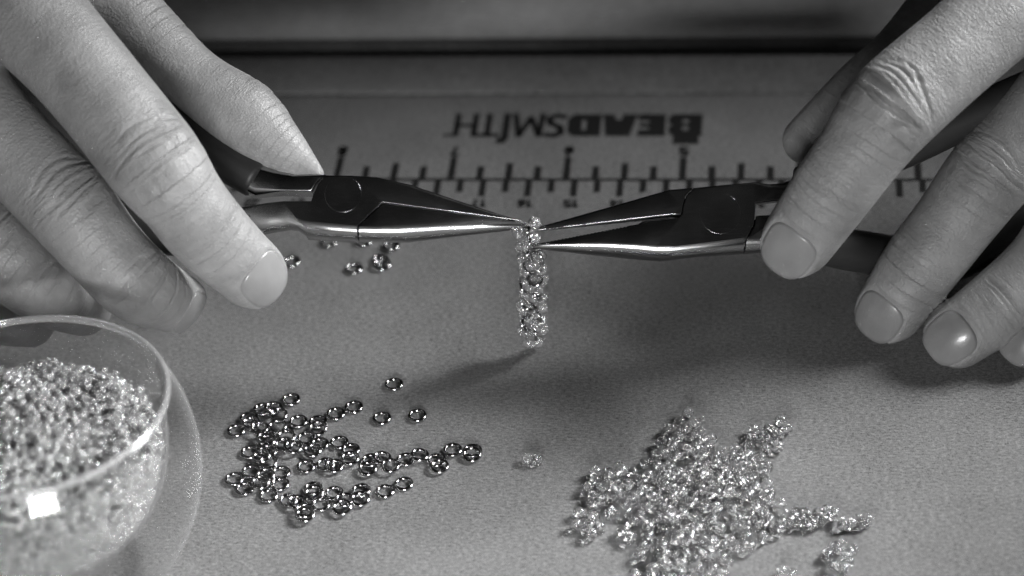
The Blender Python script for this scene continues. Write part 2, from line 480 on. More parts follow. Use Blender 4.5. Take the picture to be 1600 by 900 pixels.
def smooth_mesh(V, F, it):
    e = np.concatenate([F[:, [0, 1]], F[:, [1, 2]], F[:, [2, 3]], F[:, [3, 0]]])
    src = np.concatenate([e[:, 0], e[:, 1]]); dst = np.concatenate([e[:, 1], e[:, 0]])
    cnt = np.bincount(src, minlength=len(V)).astype(float)
    cnt[cnt == 0] = 1
    for _ in range(it):
        av = np.stack([np.bincount(src, V[dst, k], len(V)) for k in range(3)], 1) / cnt[:, None]
        V = V + .5 * (av - V)
    return V, F
def split_quads(V, F):
    n = len(V)
    e = np.sort(np.stack([F[:, [0, 1]], F[:, [1, 2]], F[:, [2, 3]], F[:, [3, 0]]], 1), axis=2).reshape(-1, 2)
    key = e[:, 0].astype(np.int64) * n + e[:, 1]
    u, inv = np.unique(key, return_inverse=True); inv = inv.reshape(-1, 4)
    mid = (V[u // n] + V[u % n]) / 2; cen = V[F].mean(1)
    em = inv + n; cm = np.arange(len(F)) + n + len(u)
    Q = [np.stack([F[:, k], em[:, k], cm, em[:, (k + 3) % 4]], 1) for k in range(4)]
    return np.concatenate([V, mid, cen]), np.concatenate(Q)
def quad_mesh(name, V, F):
    me = bpy.data.meshes.new(name)
    me.vertices.add(len(V)); me.vertices.foreach_set('co', V.astype(np.float32).ravel())
    me.loops.add(F.size); me.loops.foreach_set('vertex_index', F.astype(np.int32).ravel())
    me.polygons.add(len(F)); me.polygons.foreach_set('loop_start', np.arange(0, F.size, 4, dtype=np.int32))
    me.update(calc_edges=True)
    return me

def build_hand(name, fingers, palm, label, web=(), h=.068, seed=1, clip=None):
    def fdist(P):
        d = fingers[0].dist(P)
        for f in fingers[1:]: d = smin(d, f.dist(P), .02)
        return d
    def pdist(P):
        d = None
        for a, b, ra, rb in palm:
            c = caps(P, a, b, ra, rb); d = c if d is None else smin(d, c, .9)
        return d
    def total(P):
        d = smin(fdist(P), pdist(P), .55)
        for a, b, ra, rb in web: d = smin(d, caps(P, a, b, ra, rb), .5)
        return d
    allp = np.array([p for f in fingers for p in f.pts] + [p for a, b, _, _ in palm for p in (a, b)])
    lo = allp.min(0) - 2.2; hi = allp.max(0) + 2.2
    if clip is not None:
        lo = np.maximum(lo, clip[0]); hi = np.minimum(hi, clip[1])
    _ta = time.time(); V, F = surface_nets(total, lo, hi, h);
    V, F = smooth_mesh(V, F, 2); V, F = split_quads(V, F); V, F = smooth_mesh(V, F, 4)
    m2 = quad_mesh(name, V, F)
    ob = bpy.data.objects.new(name, m2); C.objects.link(ob)
    n = len(m2.vertices); co = np.empty(n * 3); m2.vertices.foreach_get('co', co); P = co.reshape(-1, 3)
    no = np.empty(n * 3); m2.vertices.foreach_get('normal', no); Nn = no.reshape(-1, 3)
    fd = np.stack([f.dist(P) for f in fingers], 1); own = fd.argmin(1); near = fd.min(1)
    pd = pdist(P)
    uv = np.zeros((n, 3)); kn = np.zeros(n); disp = np.zeros(n)
    shift = np.zeros((n, 3))
    for i, f in enumerate(fingers):
        m = (own == i)
        if not m.any(): continue
        S, W, Hh = f.local(P[m])
        uv[m] = np.stack([S, W, Hh + i * 7.1], 1)
        rr = np.sqrt(W * W + Hh * Hh) + 1e-6
        up = np.clip(Hh / rr * 1.3 + .1, 0, 1)
        dd = np.zeros(len(S)); kk = np.zeros(len(S))
        wob = vnoise(np.stack([S * .9, W * 1.6, Hh * 0 + i], 1), seed) * .14 + vnoise(np.stack([S * 2, W * 4.2, Hh * 0 + i], 1), seed + 5) * .045
        for (sk, strength) in f.kn:
            t = S - sk
            z_ = np.where((np.abs(t) < 1.0) & (up > .02))[0]
            if len(z_) == 0: continue
            tz, Wz, uz, wz = t[z_], W[z_], up[z_], wob[z_]
            kk = np.maximum(kk, strength * np.exp(-(t / .55) ** 2) * up)
            dd += .035 * strength * np.exp(-(t / .4) ** 2) * up
            offs = (-.52, -.36, -.2, -.07, .06, .2, .36, .5) if strength > .7 else (-.22, -.1, .03, .15, .27)
            for q, of in enumerate(offs):
                r_ = random.Random(seed * 100 + i * 10 + q); ln = r_.uniform(.35, .8)
                line = of * (1 - .55 * np.square(Wz / .75)) + wz + r_.uniform(-.03, .03)
                cx = r_.uniform(-.2, .2)
                dd[z_] -= strength * r_.uniform(.014, .05) * np.exp(-np.square((tz - line) / .034) - np.square(np.square((Wz - cx) / ln))) * uz
        # finger side flexion folds and soft unevenness
        dd += .03 * vnoise(np.stack([S * 1.1, W * 1.6, Hh * 1.6], 1), seed + i)
        disp[m] += dd; kn[m] = kk
        if f.nail:
            # vertices in the nail frame
            q = P[m] - f.a; s_, w_, h_ = q @ f.e, q @ f.w, q @ f.n
            ft, xx = f.foot(s_, w_); hn = f.nail_h(s_, w_)
            top = (h_ > -.05) & (s_ > -.3)
            ins = top & (ft < 0)
            newh = h_.copy()
            newh[ins] = hn[ins] - .02
            band = top & (ft >= 0) & (ft < .34) & (xx < .75)
            bl = np.clip(ft / .34, 0, 1); bl = bl * bl * (3 - 2 * bl)
            fold = hn + .014 * np.exp(-((ft - .12) / .1) ** 2) - .012
            newh[band] = (fold * (1 - bl) + np.maximum(h_, h_) * bl)[band]
            band2 = top & (ft >= 0) & (ft < .2) & (xx >= .75)
            bl2 = np.clip(ft / .2, 0, 1)
            newh[band2] = ((hn - .05) * (1 - bl2) + h_ * bl2)[band2]
            sh = np.zeros((len(q), 3)); sh += (newh - h_)[:, None] * f.n
            shift[m] += sh
            dm = disp[m]; dm[ins | band2] *= 0; disp[m] = dm
            km = kn[m]; km[ins] = 0; kn[m] = km
    disp += .05 * vnoise(P * .7, seed + 3) * np.clip((pd < near), 0, 1)
    P2 = P + Nn * disp[:, None] + shift
    m2.vertices.foreach_set('co', P2.ravel()); m2.update()
    a = m2.attributes.new('skin_uv', 'FLOAT_VECTOR', 'POINT'); a.data.foreach_set('vector', uv.ravel())
    a = m2.attributes.new('knuckle', 'FLOAT', 'POINT'); a.data.foreach_set('value', kn)
    m2.materials.clear(); m2.materials.append(SKIN); m2.shade_smooth()
    setp(ob, label, 'hand')
    for f in fingers:
        if not f.nail: continue
        s0, s1, hw, sag, lift = f.nail_pars()
        R_, A_ = 9, 40; Vn = []; Fn = []
        ext = f.nail[4] if len(f.nail) > 4 else .05
        for layer in (0, 1):
            for r in range(R_ + 1):
                for q in range(A_):
                    th = 2 * math.pi * q / A_; ct, st = math.cos(th), math.sin(th)
                    k = (abs(ct) ** 3 + abs(st) ** 3) ** (-1 / 3) * (r / R_) * 1.0
                    x, y = k * ct, k * st
                    S = (s0 + s1) / 2 + x * (s1 - s0) / 2 + (ext * max(0, x) ** 2); W = y * hw * (1 - .06 * x)
                    H = float(f.nail_h(np.array([S]), np.array([W]))[0]) + (.002 if layer == 0 else -.04) - .004 * (r / R_) ** 8
                    Vn.append(f.a + f.e * S + f.w * W + f.n * H)
        K = (R_ + 1) * A_
        for r in range(R_):
            for q in range(A_):
                q2 = (q + 1) % A_
                a0, a1, a2, a3 = r * A_ + q, (r + 1) * A_ + q, (r + 1) * A_ + q2, r * A_ + q2
                Fn.append((a0, a1, a2, a3)); Fn.append((K + a3, K + a2, K + a1, K + a0))
        for q in range(A_):
            q2 = (q + 1) % A_
            Fn.append((R_ * A_ + q, K + R_ * A_ + q, K + R_ * A_ + q2, R_ * A_ + q2))
        no_ = mesh_obj('fingernail', Vn, Fn, NAIL, ob)
        bm = bmesh.new(); bm.from_mesh(no_.data); bmesh.ops.remove_doubles(bm, verts=bm.verts[:], dist=1e-5)
        bmesh.ops.recalc_face_normals(bm, faces=bm.faces[:]); bm.to_mesh(no_.data); bm.free(); no_.data.shade_smooth()
    return ob

def left_hand():                              # the hand on the picture's left
    idx = Finger([(cp(10, -15, 1.7), 1.08), (cp(130, 115, 2.1), .93), (cp(238, 250, 2.3), .90), (cp(282, 308, 2.1), .80), (cp(322, 360, 1.7), .77), (cp(389, 424, 1.0), .68)],
                 (.12, .25, 1), (.98, .52, .16, -.06), ((2, 1.0), (4, .6)))
    mid = Finger([(cp(-135, 66, 1.1), 1.05), (cp(-14, 197, 1.3), .88), (cp(98, 314, 1.3), .86), (cp(163, 390, 1.15), .78), (cp(219, 446, .8), .75), (cp(272, 471, -.3), .60)],
                 (.25, .2, 1), (.9, .46, .12, -.05, .05, (.75, -.5, .55)), ((2, 1.0), (4, .8)))
    ring = Finger([(cp(-250, 126, .4), 1.0), (cp(-142, 248, .6), .86), (cp(-36, 364, .4), .84), (cp(28, 420, .2), .76), (cp(82, 455, -.2), .72), (cp(130, 480, -1.3), .58)],
                  (.2, .2, 1), None, ((2, 1.0), (4, .8)))
    pink = Finger([(cp(-330, 220, -.2), .9), (cp(-225, 325, -.2), .75), (cp(-120, 415, -.4), .72), (cp(-55, 460, -.7), .64), (cp(0, 490, -1.1), .6), (cp(48, 504, -1.9), .5)],
                  (.2, .2, 1), None, ((2, 1.0),))
    th = Finger([(cp(60, -120, -.6), 1.25), (cp(165, 10, -.5), .98), (cp(238, 78, -.4), .80), (cp(308, 131, -.2), .66), (cp(382, 180, 0.0), .70), (cp(421, 214, .1), .56), (cp(461, 247, .1), .36), (cp(497, 271, .1), .14)],
                (.5, .6, -.1), None, ((2, .5), (4, .5)))
    wr = cp(-470, -400, .5)
    palm = [(cp(10, -15, 1.2), wr, 1.05, 2.2), (cp(-128, 60, 1.1), wr, 1.05, 2.2), (cp(-240, 120, .5), wr, 1.0, 2.1), (cp(-330, 220, .0), wr, .9, 2.0),
            (cp(60, -120, -.6), wr, 1.3, 2.0), (wr, cp(-700, -720, 0), 2.3, 2.5)]
    web = [(cp(100, -20, .2), cp(20, -120, .6), .75, 1.2)]
    return build_hand('hand', [idx, mid, ring, pink, th], palm,
                      'hand reaching in from the left, thumb pressing on the closed pliers', web, seed=3,
                      clip=(np.array([-15.5, -30, -1]), np.array([30, 15, 30])))
def right_hand():
    idx = Finger([(cp(1664, -70, 1.3), 1.05), (cp(1530, 50, 1.8), .90), (cp(1399, 166, 2.0), .91), (cp(1347, 234, 1.9), .81), (cp(1302, 296, 1.6), .78), (cp(1248, 374, 1.0), .70)],
                 (-.30, .25, 1), (1.05, .52, .15, -.06, .05, (-.22, .0, 1)), ((2, 1.0), (4, .6)))
    mid = Finger([(cp(1795, 10, .3), 1.05), (cp(1670, 140, .1), .9), (cp(1553, 266, -.2), .87), (cp(1492, 346, -.5), .80), (cp(1437, 417, -.8), .77), (cp(1392, 481, -1.15), .68)],
                 (-.30, .2, 1), (.9, .5, .15, -.06), ((2, 1.0), (4, .6)))
    ring = Finger([(cp(1912, 104, -.5), 1.0), (cp(1797, 228, -.45), .83), (cp(1687, 344, -.3), .81), (cp(1626, 418, -.3), .74), (cp(1561, 477, -.38), .71), (cp(1496, 524, -.5), .65)],
                  (-.5, -.1, 1), (.9, .48, .15, -.05), ((2, 1.0), (4, .5)))
    pink = Finger([(cp(1990, 205, -.9), .9), (cp(1875, 297, -.6), .74), (cp(1768, 378, -.4), .72), (cp(1712, 426, -.35), .64), (cp(1662, 470, -.35), .62), (cp(1606, 532, -.4), .55)],
                  (-.3, .2, 1), (.75, .4, .13, -.04), ((2, 1.0), (4, .5)))
    th = Finger([(cp(1640, -190, -1.0), 1.2), (cp(1560, -60, -1.3), .95), (cp(1470, 25, -1.4), .74), (cp(1410, 85, -1.4), .62), (cp(1352, 140, -1.3), .63), (cp(1305, 182, -1.1), .58), (cp(1261, 219, -.9), .50)],
                (-.3, .7, -.6), None, ((4, .4),))
    wr = cp(2130, -470, .2)
    palm = [(cp(1664, -70, .9), wr, 1.05, 2.2), (cp(1795, 10, 0), wr, 1.05, 2.2), (cp(1895, 95, -.5), wr, 1.0, 2.1), (cp(1980, 200, -1), wr, .9, 2.0),
            (cp(1640, -190, -1.0), wr, 1.3, 2.0), (wr, cp(2360, -780, 0), 2.3, 2.5)]
    web = [(cp(1620, -70, .0), cp(1690, -180, .2), .75, 1.2)]
    return build_hand('hand', [idx, mid, ring, pink, th], palm,
                      'hand reaching in from the right with four fingernails showing, holding the opened pliers', web, seed=8,
                      clip=(np.array([-30, -30, -1]), np.array([15.5, 15, 30])))
left_hand(); right_hand()

# ------------------------------------------------------------------ pliers
def plier_frame(px, py, d, tilt):
    o = cp(px, py, d)
    ez = unit(TOCAM * math.cos(tilt) + UP * math.sin(tilt)); ex = RIGHT; ey = np.cross(ez, ex)
    s = (49.5 - d) / FPX
    return o, ex, ey, ez, s
def piece(verts, z0f=None, rows=7):
    """verts: (x, y, inner x, inner y, half thickness, edge depth) round an outline; a bevelled slab, full depth unless z0f."""
    V = []; F = []; n = len(verts)
    for r in range(rows):
        ph = math.pi / 2 * r / (rows - 1)
        for (x, y, ix, iy, T, b) in verts:
            V.append((ix + (x - ix) * math.sin(ph), iy + (y - iy) * math.sin(ph), T - b * (1 - math.cos(ph))))
    if z0f is None:
        for r in range(rows - 1, -1, -1):
            ph = math.pi / 2 * r / (rows - 1)
            for (x, y, ix, iy, T, b) in verts:
                V.append((ix + (x - ix) * math.sin(ph), iy + (y - iy) * math.sin(ph), -(T - b * (1 - math.cos(ph)))))
        R = 2 * rows
    else:
        for (x, y, ix, iy, T, b) in verts: V.append((x, y, z0f))
        R = rows + 1
    for r in range(R - 1):
        for i in range(n):
            j = (i + 1) % n
            F.append((r * n + i, (r + 1) * n + i, (r + 1) * n + j, r * n + j))
    F.append(tuple(range(n))); F.append(tuple((R - 1) * n + i for i in range(n - 1, -1, -1)))
    return V, F
def teeth(p, q, k, amp, Tp, Tq, sgn):
    # a serrated edge from p to q: (x, y) picture units, inner edge on the side sgn
    out = []
    for i in range(k + 1):
        t = i / k; x = p[0] + (q[0] - p[0]) * t; y = p[1] + (q[1] - p[1]) * t; T = Tp + (Tq - Tp) * t
        z = amp * (i % 2)
        out.append((x, y + sgn * z, x, y + sgn * (z + .9), T, .012))
    return out
def solid(name, pcs, frame, pivot, parent, material=None, dark=None):
    o, ex, ey, ez, s = frame
    bm = bmesh.new()
    for V, F in pcs:
        vs_ = [bm.verts.new(Vector(o + ex * (x - pivot[0]) * s - ey * (y - pivot[1]) * s + ez * z)) for x, y, z in V]
        for f in F:
            try: bm.faces.new([vs_[i] for i in f])
            except ValueError: pass
    bmesh.ops.triangulate(bm, faces=[f for f in bm.faces if len(f.verts) > 4])
    bmesh.ops.remove_doubles(bm, verts=bm.verts[:], dist=1e-5)
    bmesh.ops.recalc_face_normals(bm, faces=bm.faces[:])
    ezv = Vector(ez)
    if dark:                                  # shade on the downward serrated faces is put into a dark colour
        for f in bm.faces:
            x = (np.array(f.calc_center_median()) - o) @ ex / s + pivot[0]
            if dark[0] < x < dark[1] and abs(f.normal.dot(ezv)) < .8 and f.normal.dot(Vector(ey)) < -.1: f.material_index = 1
    for f in bm.faces: f.smooth = True
    for e_ in bm.edges:
        if len(e_.link_faces) == 2:
            a_, b_ = [abs(f.normal.dot(ezv)) > .9999 for f in e_.link_faces]
            if a_ != b_ or e_.calc_face_angle() > math.radians(32): e_.smooth = False
    me = bpy.data.meshes.new(name); bm.to_mesh(me); bm.free()
    me.materials.append(material or STEEL)
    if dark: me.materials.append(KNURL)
    ob = bpy.data.objects.new(name, me); C.objects.link(ob); ob.parent = parent
    ob.matrix_parent_inverse = parent.matrix_world.inverted()
    return ob
def disc(cx, cyy, r, z0, z1, n=64, bev=.003, s=.0124):
    return piece([(cx + r * math.cos(a), cyy + r * math.sin(a), cx + (r - bev / s) * math.cos(a), cyy + (r - bev / s) * math.sin(a), z1, bev)
                  for a in [2 * math.pi * i / n for i in range(n)]], z0f=z0, rows=4)
def tube(name, pts, rads, material, parent, n=24, endround=True):
    q = catmull([np.append(p, r) for p, r in zip(pts, rads)], 6)
    P = [v[:3] for v in q]; R = [v[3] for v in q]
    V = []; F = []
    ref = np.array([.3, .2, 1.0])
    rings = []
    L = len(P)
    for i in range(L):
        e = unit(P[min(i + 1, L - 1)] - P[max(i - 1, 0)]); a = unit(np.cross(e, ref)); b = np.cross(e, a)
        if endround and i == 0:
            for k, f in ((.0, 0.02), (.0, .8), (.02, .92), (.06, 1.0)):
                rings.append((P[i] + e * k, R[i] * f, a, b))
        else: rings.append((P[i], R[i], a, b))
    e = unit(P[-1] - P[-2])
    for k, f in ((.1, .95), (.25, .7), (.32, .05)): rings.append((P[-1] + e * k * R[-1] * 2, R[-1] * f, a, b))
    for p, r, a, b in rings:
        for k in range(n):
            t = 2 * math.pi * k / n; V.append(p + r * (math.cos(t) * a + math.sin(t) * b))
    for i in range(len(rings) - 1):
        for k in range(n):
            F.append((i * n + k, i * n + (k + 1) % n, (i + 1) * n + (k + 1) % n, (i + 1) * n + k))
    o = mesh_obj(name, V, F, material)
    bm = bmesh.new(); bm.from_mesh(o.data); bmesh.ops.recalc_face_normals(bm, faces=bm.faces[:]); bm.to_mesh(o.data); bm.free()
    o.data.shade_smooth()
    o.data.set_sharp_from_angle(angle=math.radians(50))
    o.parent = parent; o.matrix_parent_inverse = parent.matrix_world.inverted()
    return o

def left_pliers():
    pv = (538, 308); fr = plier_frame(*pv, .0, math.radians(7))
    root = empty('pliers', tuple(fr[0])); bpy.context.view_layer.update()
    setp(root, 'closed long nose pliers held by the hand on the left', 'pliers', 'pair of pliers')
    T = .36; e = .012
    # front half: joint face, far jaw, near handle neck
    B = [(512, 278, 513, 281, T, .03), (550, 278.5, 550, 282, T, .03), (590, 281, 590, 285, T, .03), (642, 292, 640, 297, T * .92, .06), (700, 310, 698, 315, T * .66, .12), (770, 332, 768, 336, T * .4, .12), (826, 349.5, 824, 350.5, .07, .05),
         (828, 352.5, 826, 351.8, .06, .03), *teeth((815, 347.4), (700, 332.8), 40, 1.0, .10, T * .64, -1), (599, 320.4, 599, 319.2, T * .98, e), (561, 357.3, 560.2, 356.8, T, e),
         (560.6, 377, 559.4, 357.6, T, .22), (520, 375, 520, 353.5, T, .22), (482, 371.5, 480, 350, T, .22), (468, 362, 466, 346, T, .22), (455, 360, 453, 343, T * .9, .3), (430, 364, 430, 341, T * .85, .3), (395, 371, 395, 342, T * .8, .28), (340, 392, 340, 362, T * .8, .28),
         (325, 350, 325, 358, T * .8, .28), (380, 326, 380, 331, T * .8, .15), (420, 320, 420, 323, T * .85, .08), (445, 318.6, 445, 320, T, .02), (489, 318.6, 488, 320, T, .02), (492, 306, 493.5, 306, T, .012), (498, 293, 499.5, 293.5, T, .012), (505, 284, 506.5, 284.5, T, .012)]
    solid('jaw', [piece(B, z0f=-.02)], fr, pv, root)
    # rear half: near jaw, far handle neck, plate behind the joint
    A1 = [(563, 357.8, 563.8, 358.2, T, e), (600.2, 322, 600.4, 323, T * .98, e), (711, 335.8, 711, 336.6, T * .6, e), (815, 349, 815, 349.6, .10, .01), (828, 354.2, 826, 354.2, .05, .03),
          (822, 357.5, 815, 351.5, .09, .085), (760, 365, 752, 347.5, T * .42, .15), (700, 372, 690, 349, T * .66, .23), (655, 377.5, 640, 352, T * .84, .29), (638, 379.5, 612, 355, T * .95, .32), (600, 378.5, 592, 357.5, T, .26), (562.6, 377.2, 563.6, 358.6, T, .22)]
    A2 = [(511, 277.2, 510, 279.5, T, .03), (490, 276.5, 489.5, 281, T, .05), (462, 274, 461, 282, T * .97, .14), (432, 265, 431, 277, T * .9, .22), (400, 252, 400, 270, T * .85, .26), (370, 236, 370, 256, T * .8, .26),
          (365, 290, 366, 282, T * .8, .2), (400, 309, 401, 297, T * .85, .2), (430, 304, 430, 299, T * .9, .1), (447, 302.5, 447, 300.5, T, .03), (485, 303.5, 484, 301, T, .03), (488.5, 303, 487.5, 301, T, .012), (495, 290.5, 493.7, 290, T, .012), (503, 281.5, 501.6, 281, T, .012)]
    A3 = [(565, 377, 565, 372, T, .02), (480, 371, 480, 368, T, .02), (478, 345, 478, 345, T, .02), (494, 322, 494, 322, T, .02), (499, 300, 499, 300, T, .02), (506, 286, 506, 286, T, .02), (512, 279, 512, 282, T, .02), (590, 282, 590, 285, T, .02), (600, 320, 598, 320, T, .02)]
    V3, F3 = piece(A3, z0f=-.02); V3 = [(x, y, -z - .05) for x, y, z in V3]
    solid('jaw', [piece(A1), piece(A2), (V3, F3)], fr, pv, root)
    solid('pivot_pin', [disc(538, 308, 28.6, .2, T + .0015)], fr, pv, root)
    tube('grip', [cp(404, 280, 0), cp(360, 254, -.1), cp(290, 208, -.2), cp(190, 140, .1), cp(60, 60, .3), cp(-80, -20, .3)], [.40, .41, .42, .43, .42, .4], RUBBER, root)
    tube('grip', [cp(366, 366, -.15), cp(300, 372, -.3), cp(200, 352, -.2), cp(90, 290, .0), cp(-40, 190, .2)], [.36, .38, .4, .4, .38], RUBBER, root)
    return root
left_pliers()
def right_pliers():
    pv = (1123, 337); fr = plier_frame(*pv, .0, math.radians(5))
    root = empty('pliers', tuple(fr[0])); bpy.context.view_layer.update()
    setp(root, 'opened long nose pliers held by the right hand, jaws apart at the bead strip', 'pliers', 'pair of pliers')
    T = .36; e = .012
    B = [(1082, 297, 1083, 300, T, .03), (1130, 292, 1130, 296, T, .03), (1177, 287.5, 1177, 292, T, .04), (1200, 290, 1200, 297, T * .95, .1), (1222, 287, 1222, 298, T * .9, .2), (1260, 273, 1262, 288, T * .85, .24),
         (1270, 306, 1268, 298, T * .85, .2), (1216, 316, 1216, 313, T * .95, .06), (1178, 320.5, 1176, 318.5, T, .02), (1177, 339, 1175.6, 339, T, .012), (1175, 354, 1173.4, 353.6, T, .012), (1164, 375.5, 1162.5, 374.5, T, .012),
         (1160, 396, 1158, 375, T, .22), (1095, 401, 1094, 383, T, .23), (1055, 406, 1053, 388, T, .27), (1032, 408.5, 1024, 387, T, .3), (1000, 406.5, 990, 383, T * .93, .31), (950, 401.5, 940, 380.5, T * .74, .26), (900, 396.3, 893, 381, T * .54, .2), (850, 390.5, 845, 384, .13, .1),
         (829, 388.3, 831, 386.4, .07, .05), (828, 385, 831, 385.6, .07, .04), *teeth((850, 379.6), (980, 355.6), 46, 1.2, .12, T * .78, 1), (990, 353.8, 990, 354.8, T * .8, .012), (1060, 343.4, 1060, 344.4, T, .012), (1064, 338, 1065.4, 338, T, .012), (1066, 325, 1067.4, 325, T, .012), (1071, 309, 1072.4, 309.4, T, .012)]
    solid('jaw', [piece(B, z0f=-.02)], fr, pv, root)
    A1 = [(1080, 296.6, 1079.5, 299.5, T, .03), (1044, 299.6, 1043, 303, T, .05), (1000, 311.5, 1000, 315, T * .85, .08), (950, 325.2, 950, 329, T * .66, .1), (900, 338.8, 900, 343, T * .47, .1), (845, 354, 847, 356, .1, .07),
          (840, 357, 843, 358, .07, .05), *teeth((842, 361.2), (1050, 338.6), 74, 1.5, .09, T, -1), (1062, 338.2, 1060.8, 337.4, T, .012), (1064.5, 325, 1063, 325, T, .012), (1069.5, 308.6, 1068, 308, T, .012)]
    A2 = [(1179, 340.4, 1180, 342, T, .012), (1216, 338, 1216, 341, T * .95, .04), (1260, 344, 1260, 356, T * .88, .2), (1262, 400, 1260, 384, T * .88, .24), (1215, 394, 1215, 375, T * .95, .22), (1190, 394.3, 1190, 375, T, .22), (1162.5, 396.4, 1163.5, 375.6, T, .22), (1166, 376, 1167, 376, T, .012), (1176.8, 355, 1178, 355.6, T, .012)]
    A3 = [(1082, 299, 1083, 301, T, .02), (1168, 291, 1168, 293, T, .02), (1168, 336, 1168, 336, T, .02), (1182, 346, 1182, 346, T, .02), (1190, 392, 1190, 390, T, .02), (1095, 399, 1095, 397, T, .02), (1060, 345, 1061, 345, T, .02)]
    V3, F3 = piece(A3, z0f=-.02); V3 = [(x, y, -z - .05) for x, y, z in V3]
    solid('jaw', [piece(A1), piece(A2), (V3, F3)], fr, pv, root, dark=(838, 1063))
    solid('pivot_pin', [disc(1123, 337, 31.8, .2, T + .0015)], fr, pv, root)
    tube('grip', [cp(1250, 371, 0), cp(1295, 384, -.5), cp(1345, 393, -1.2), cp(1420, 402, -2.3), cp(1500, 395, -3.0), cp(1600, 340, -3.3)], [.36, .4, .42, .42, .42, .4], RUBBER, root)
    tube('grip', [cp(1248, 288, 0), cp(1300, 270, -.1), cp(1400, 236, -.2), cp(1520, 180, -.2), cp(1700, 100, -.1)], [.34, .38, .4, .4, .38], RUBBER, root)
    return root
right_pliers()

# ------------------------------------------------------------------ jump rings
def torus_mesh(name, R, r, n, m, material, squash=1.0, gap=0):
    V = []; F = []
    for i in range(n):
        a = 2 * math.pi * i / n
        for j in range(m):
            b = 2 * math.pi * j / m
            V.append(((R + r * math.cos(b)) * math.cos(a), (R + r * math.cos(b)) * math.sin(a), r * squash * math.sin(b)))
    for i in range(n):
        for j in range(m):
            F.append((i * m + j, ((i + 1) % n) * m + j, ((i + 1) % n) * m + (j + 1) % m, i * m + (j + 1) % m))
    me = bpy.data.meshes.new(name); me.from_pydata(V, [], F); me.update(); me.shade_smooth(); me.materials.append(material)
    return me
RING = torus_mesh('jump_ring', .155, .038, 36, 12, RINGSTEEL)
ring_px = []
for zx, zy in [(848,125),(655,235),(568,267),(790,288),(960,275),(353,198),(215,245),(268,238),(292,270),(150,288),(160,312),(90,347),(200,335),(288,328),(388,304),(482,306),(482,336),(232,382),(232,402),(330,376),(425,385),(318,415),(362,427),(490,413),(455,442),(585,405),(640,440),(636,480),(155,452),(240,448),(212,470),(242,500),(425,520),(520,510),(560,517),(738,490),(722,530),(790,478),(830,515),(905,487),(972,464),(1052,490),(1066,518),(1130,440),(1226,444),(1222,462),(160,545),(230,562),(304,550),(80,580),(130,627),(206,595),(300,606),(245,660),(340,683),(382,692),(418,732),(420,752),(460,626),(464,648),(497,703),(560,648),(608,680),(598,716),(690,636),(685,676),(805,640),(895,604)]:
    ring_px.append((340 + zx / 3.077, 560 + zy / 3.077))
under = [(456, 409), (553, 420), (594, 406), (597, 413), (514, 378), (568, 377), (611, 384)]
special = {0: 'single steel jump ring set apart, farthest up the mat above the ring scatter', 3: 'lone steel jump ring left of the pair of solitary rings',
           4: 'lone steel jump ring at the right of the scatter top', 5: 'steel jump ring at the tip of the upper ring cluster',
           44: 'upper steel jump ring of the overlapping two at the right end of the ring trail', 45: 'lower steel jump ring of the overlapping two at the right end of the ring trail',
           43: 'steel jump ring just left of the overlapping two ending the ring trail', 67: 'steel jump ring ending the lowest row at its right',
           66: 'steel jump ring second from the right end of the lowest row', 32: 'lone steel jump ring in the open middle of the ring scatter',
           1: 'right one of the two touching steel jump rings above the cluster', 2: 'left one of the two touching steel jump rings above the cluster'}
placed = []
def add_ring(px, py, label, group):
    p = at(px, py, .04); z = .04; tilt = 0; az = rng.uniform(0, 6.28)
    near = [q for q in placed if math.hypot(q[0] - p[0], q[1] - p[1]) < .29]
    if near:
        lvl = max(q[2] for q in near); z = min(lvl + .045, .115); tilt = rng.uniform(.06, .22)
        # lean away from the ring it lies on
        q = min(near, key=lambda q: math.hypot(q[0] - p[0], q[1] - p[1])); az = math.atan2(p[1] - q[1], p[0] - q[0])
        p = at(px, py, z)
    placed.append((p[0], p[1], z))
    o = bpy.data.objects.new('jump_ring', RING); C.objects.link(o)
    o.matrix_world = Matrix.Translation(Vector((p[0], p[1], z))) @ Matrix.Rotation(tilt, 4, Vector((-math.sin(az), math.cos(az), 0))) @ Matrix.Rotation(rng.uniform(0, 6.28), 4, 'Z')
    setp(o, label, 'jump ring', group)
for i, (x, y) in enumerate(ring_px):
    add_ring(x, y, special.get(i, 'small steel jump ring among the crowded scatter of rings beside the bowl'), 'steel jump rings scattered on the mat')
ul = ['steel jump ring beside the left index fingernail', 'steel jump ring lowest of those in front of the left pliers', 'upper of two overlapping steel jump rings in front of the left pliers', 'lower of two overlapping steel jump rings in front of the left pliers',
      'leftmost steel jump ring peeking out under the left pliers joint', 'steel jump ring peeking out under the middle of the left pliers', 'steel jump ring peeking out under the left pliers jaw']
for (x, y), l in zip(under, ul): add_ring(x, y, l, 'steel jump rings under the left pliers')

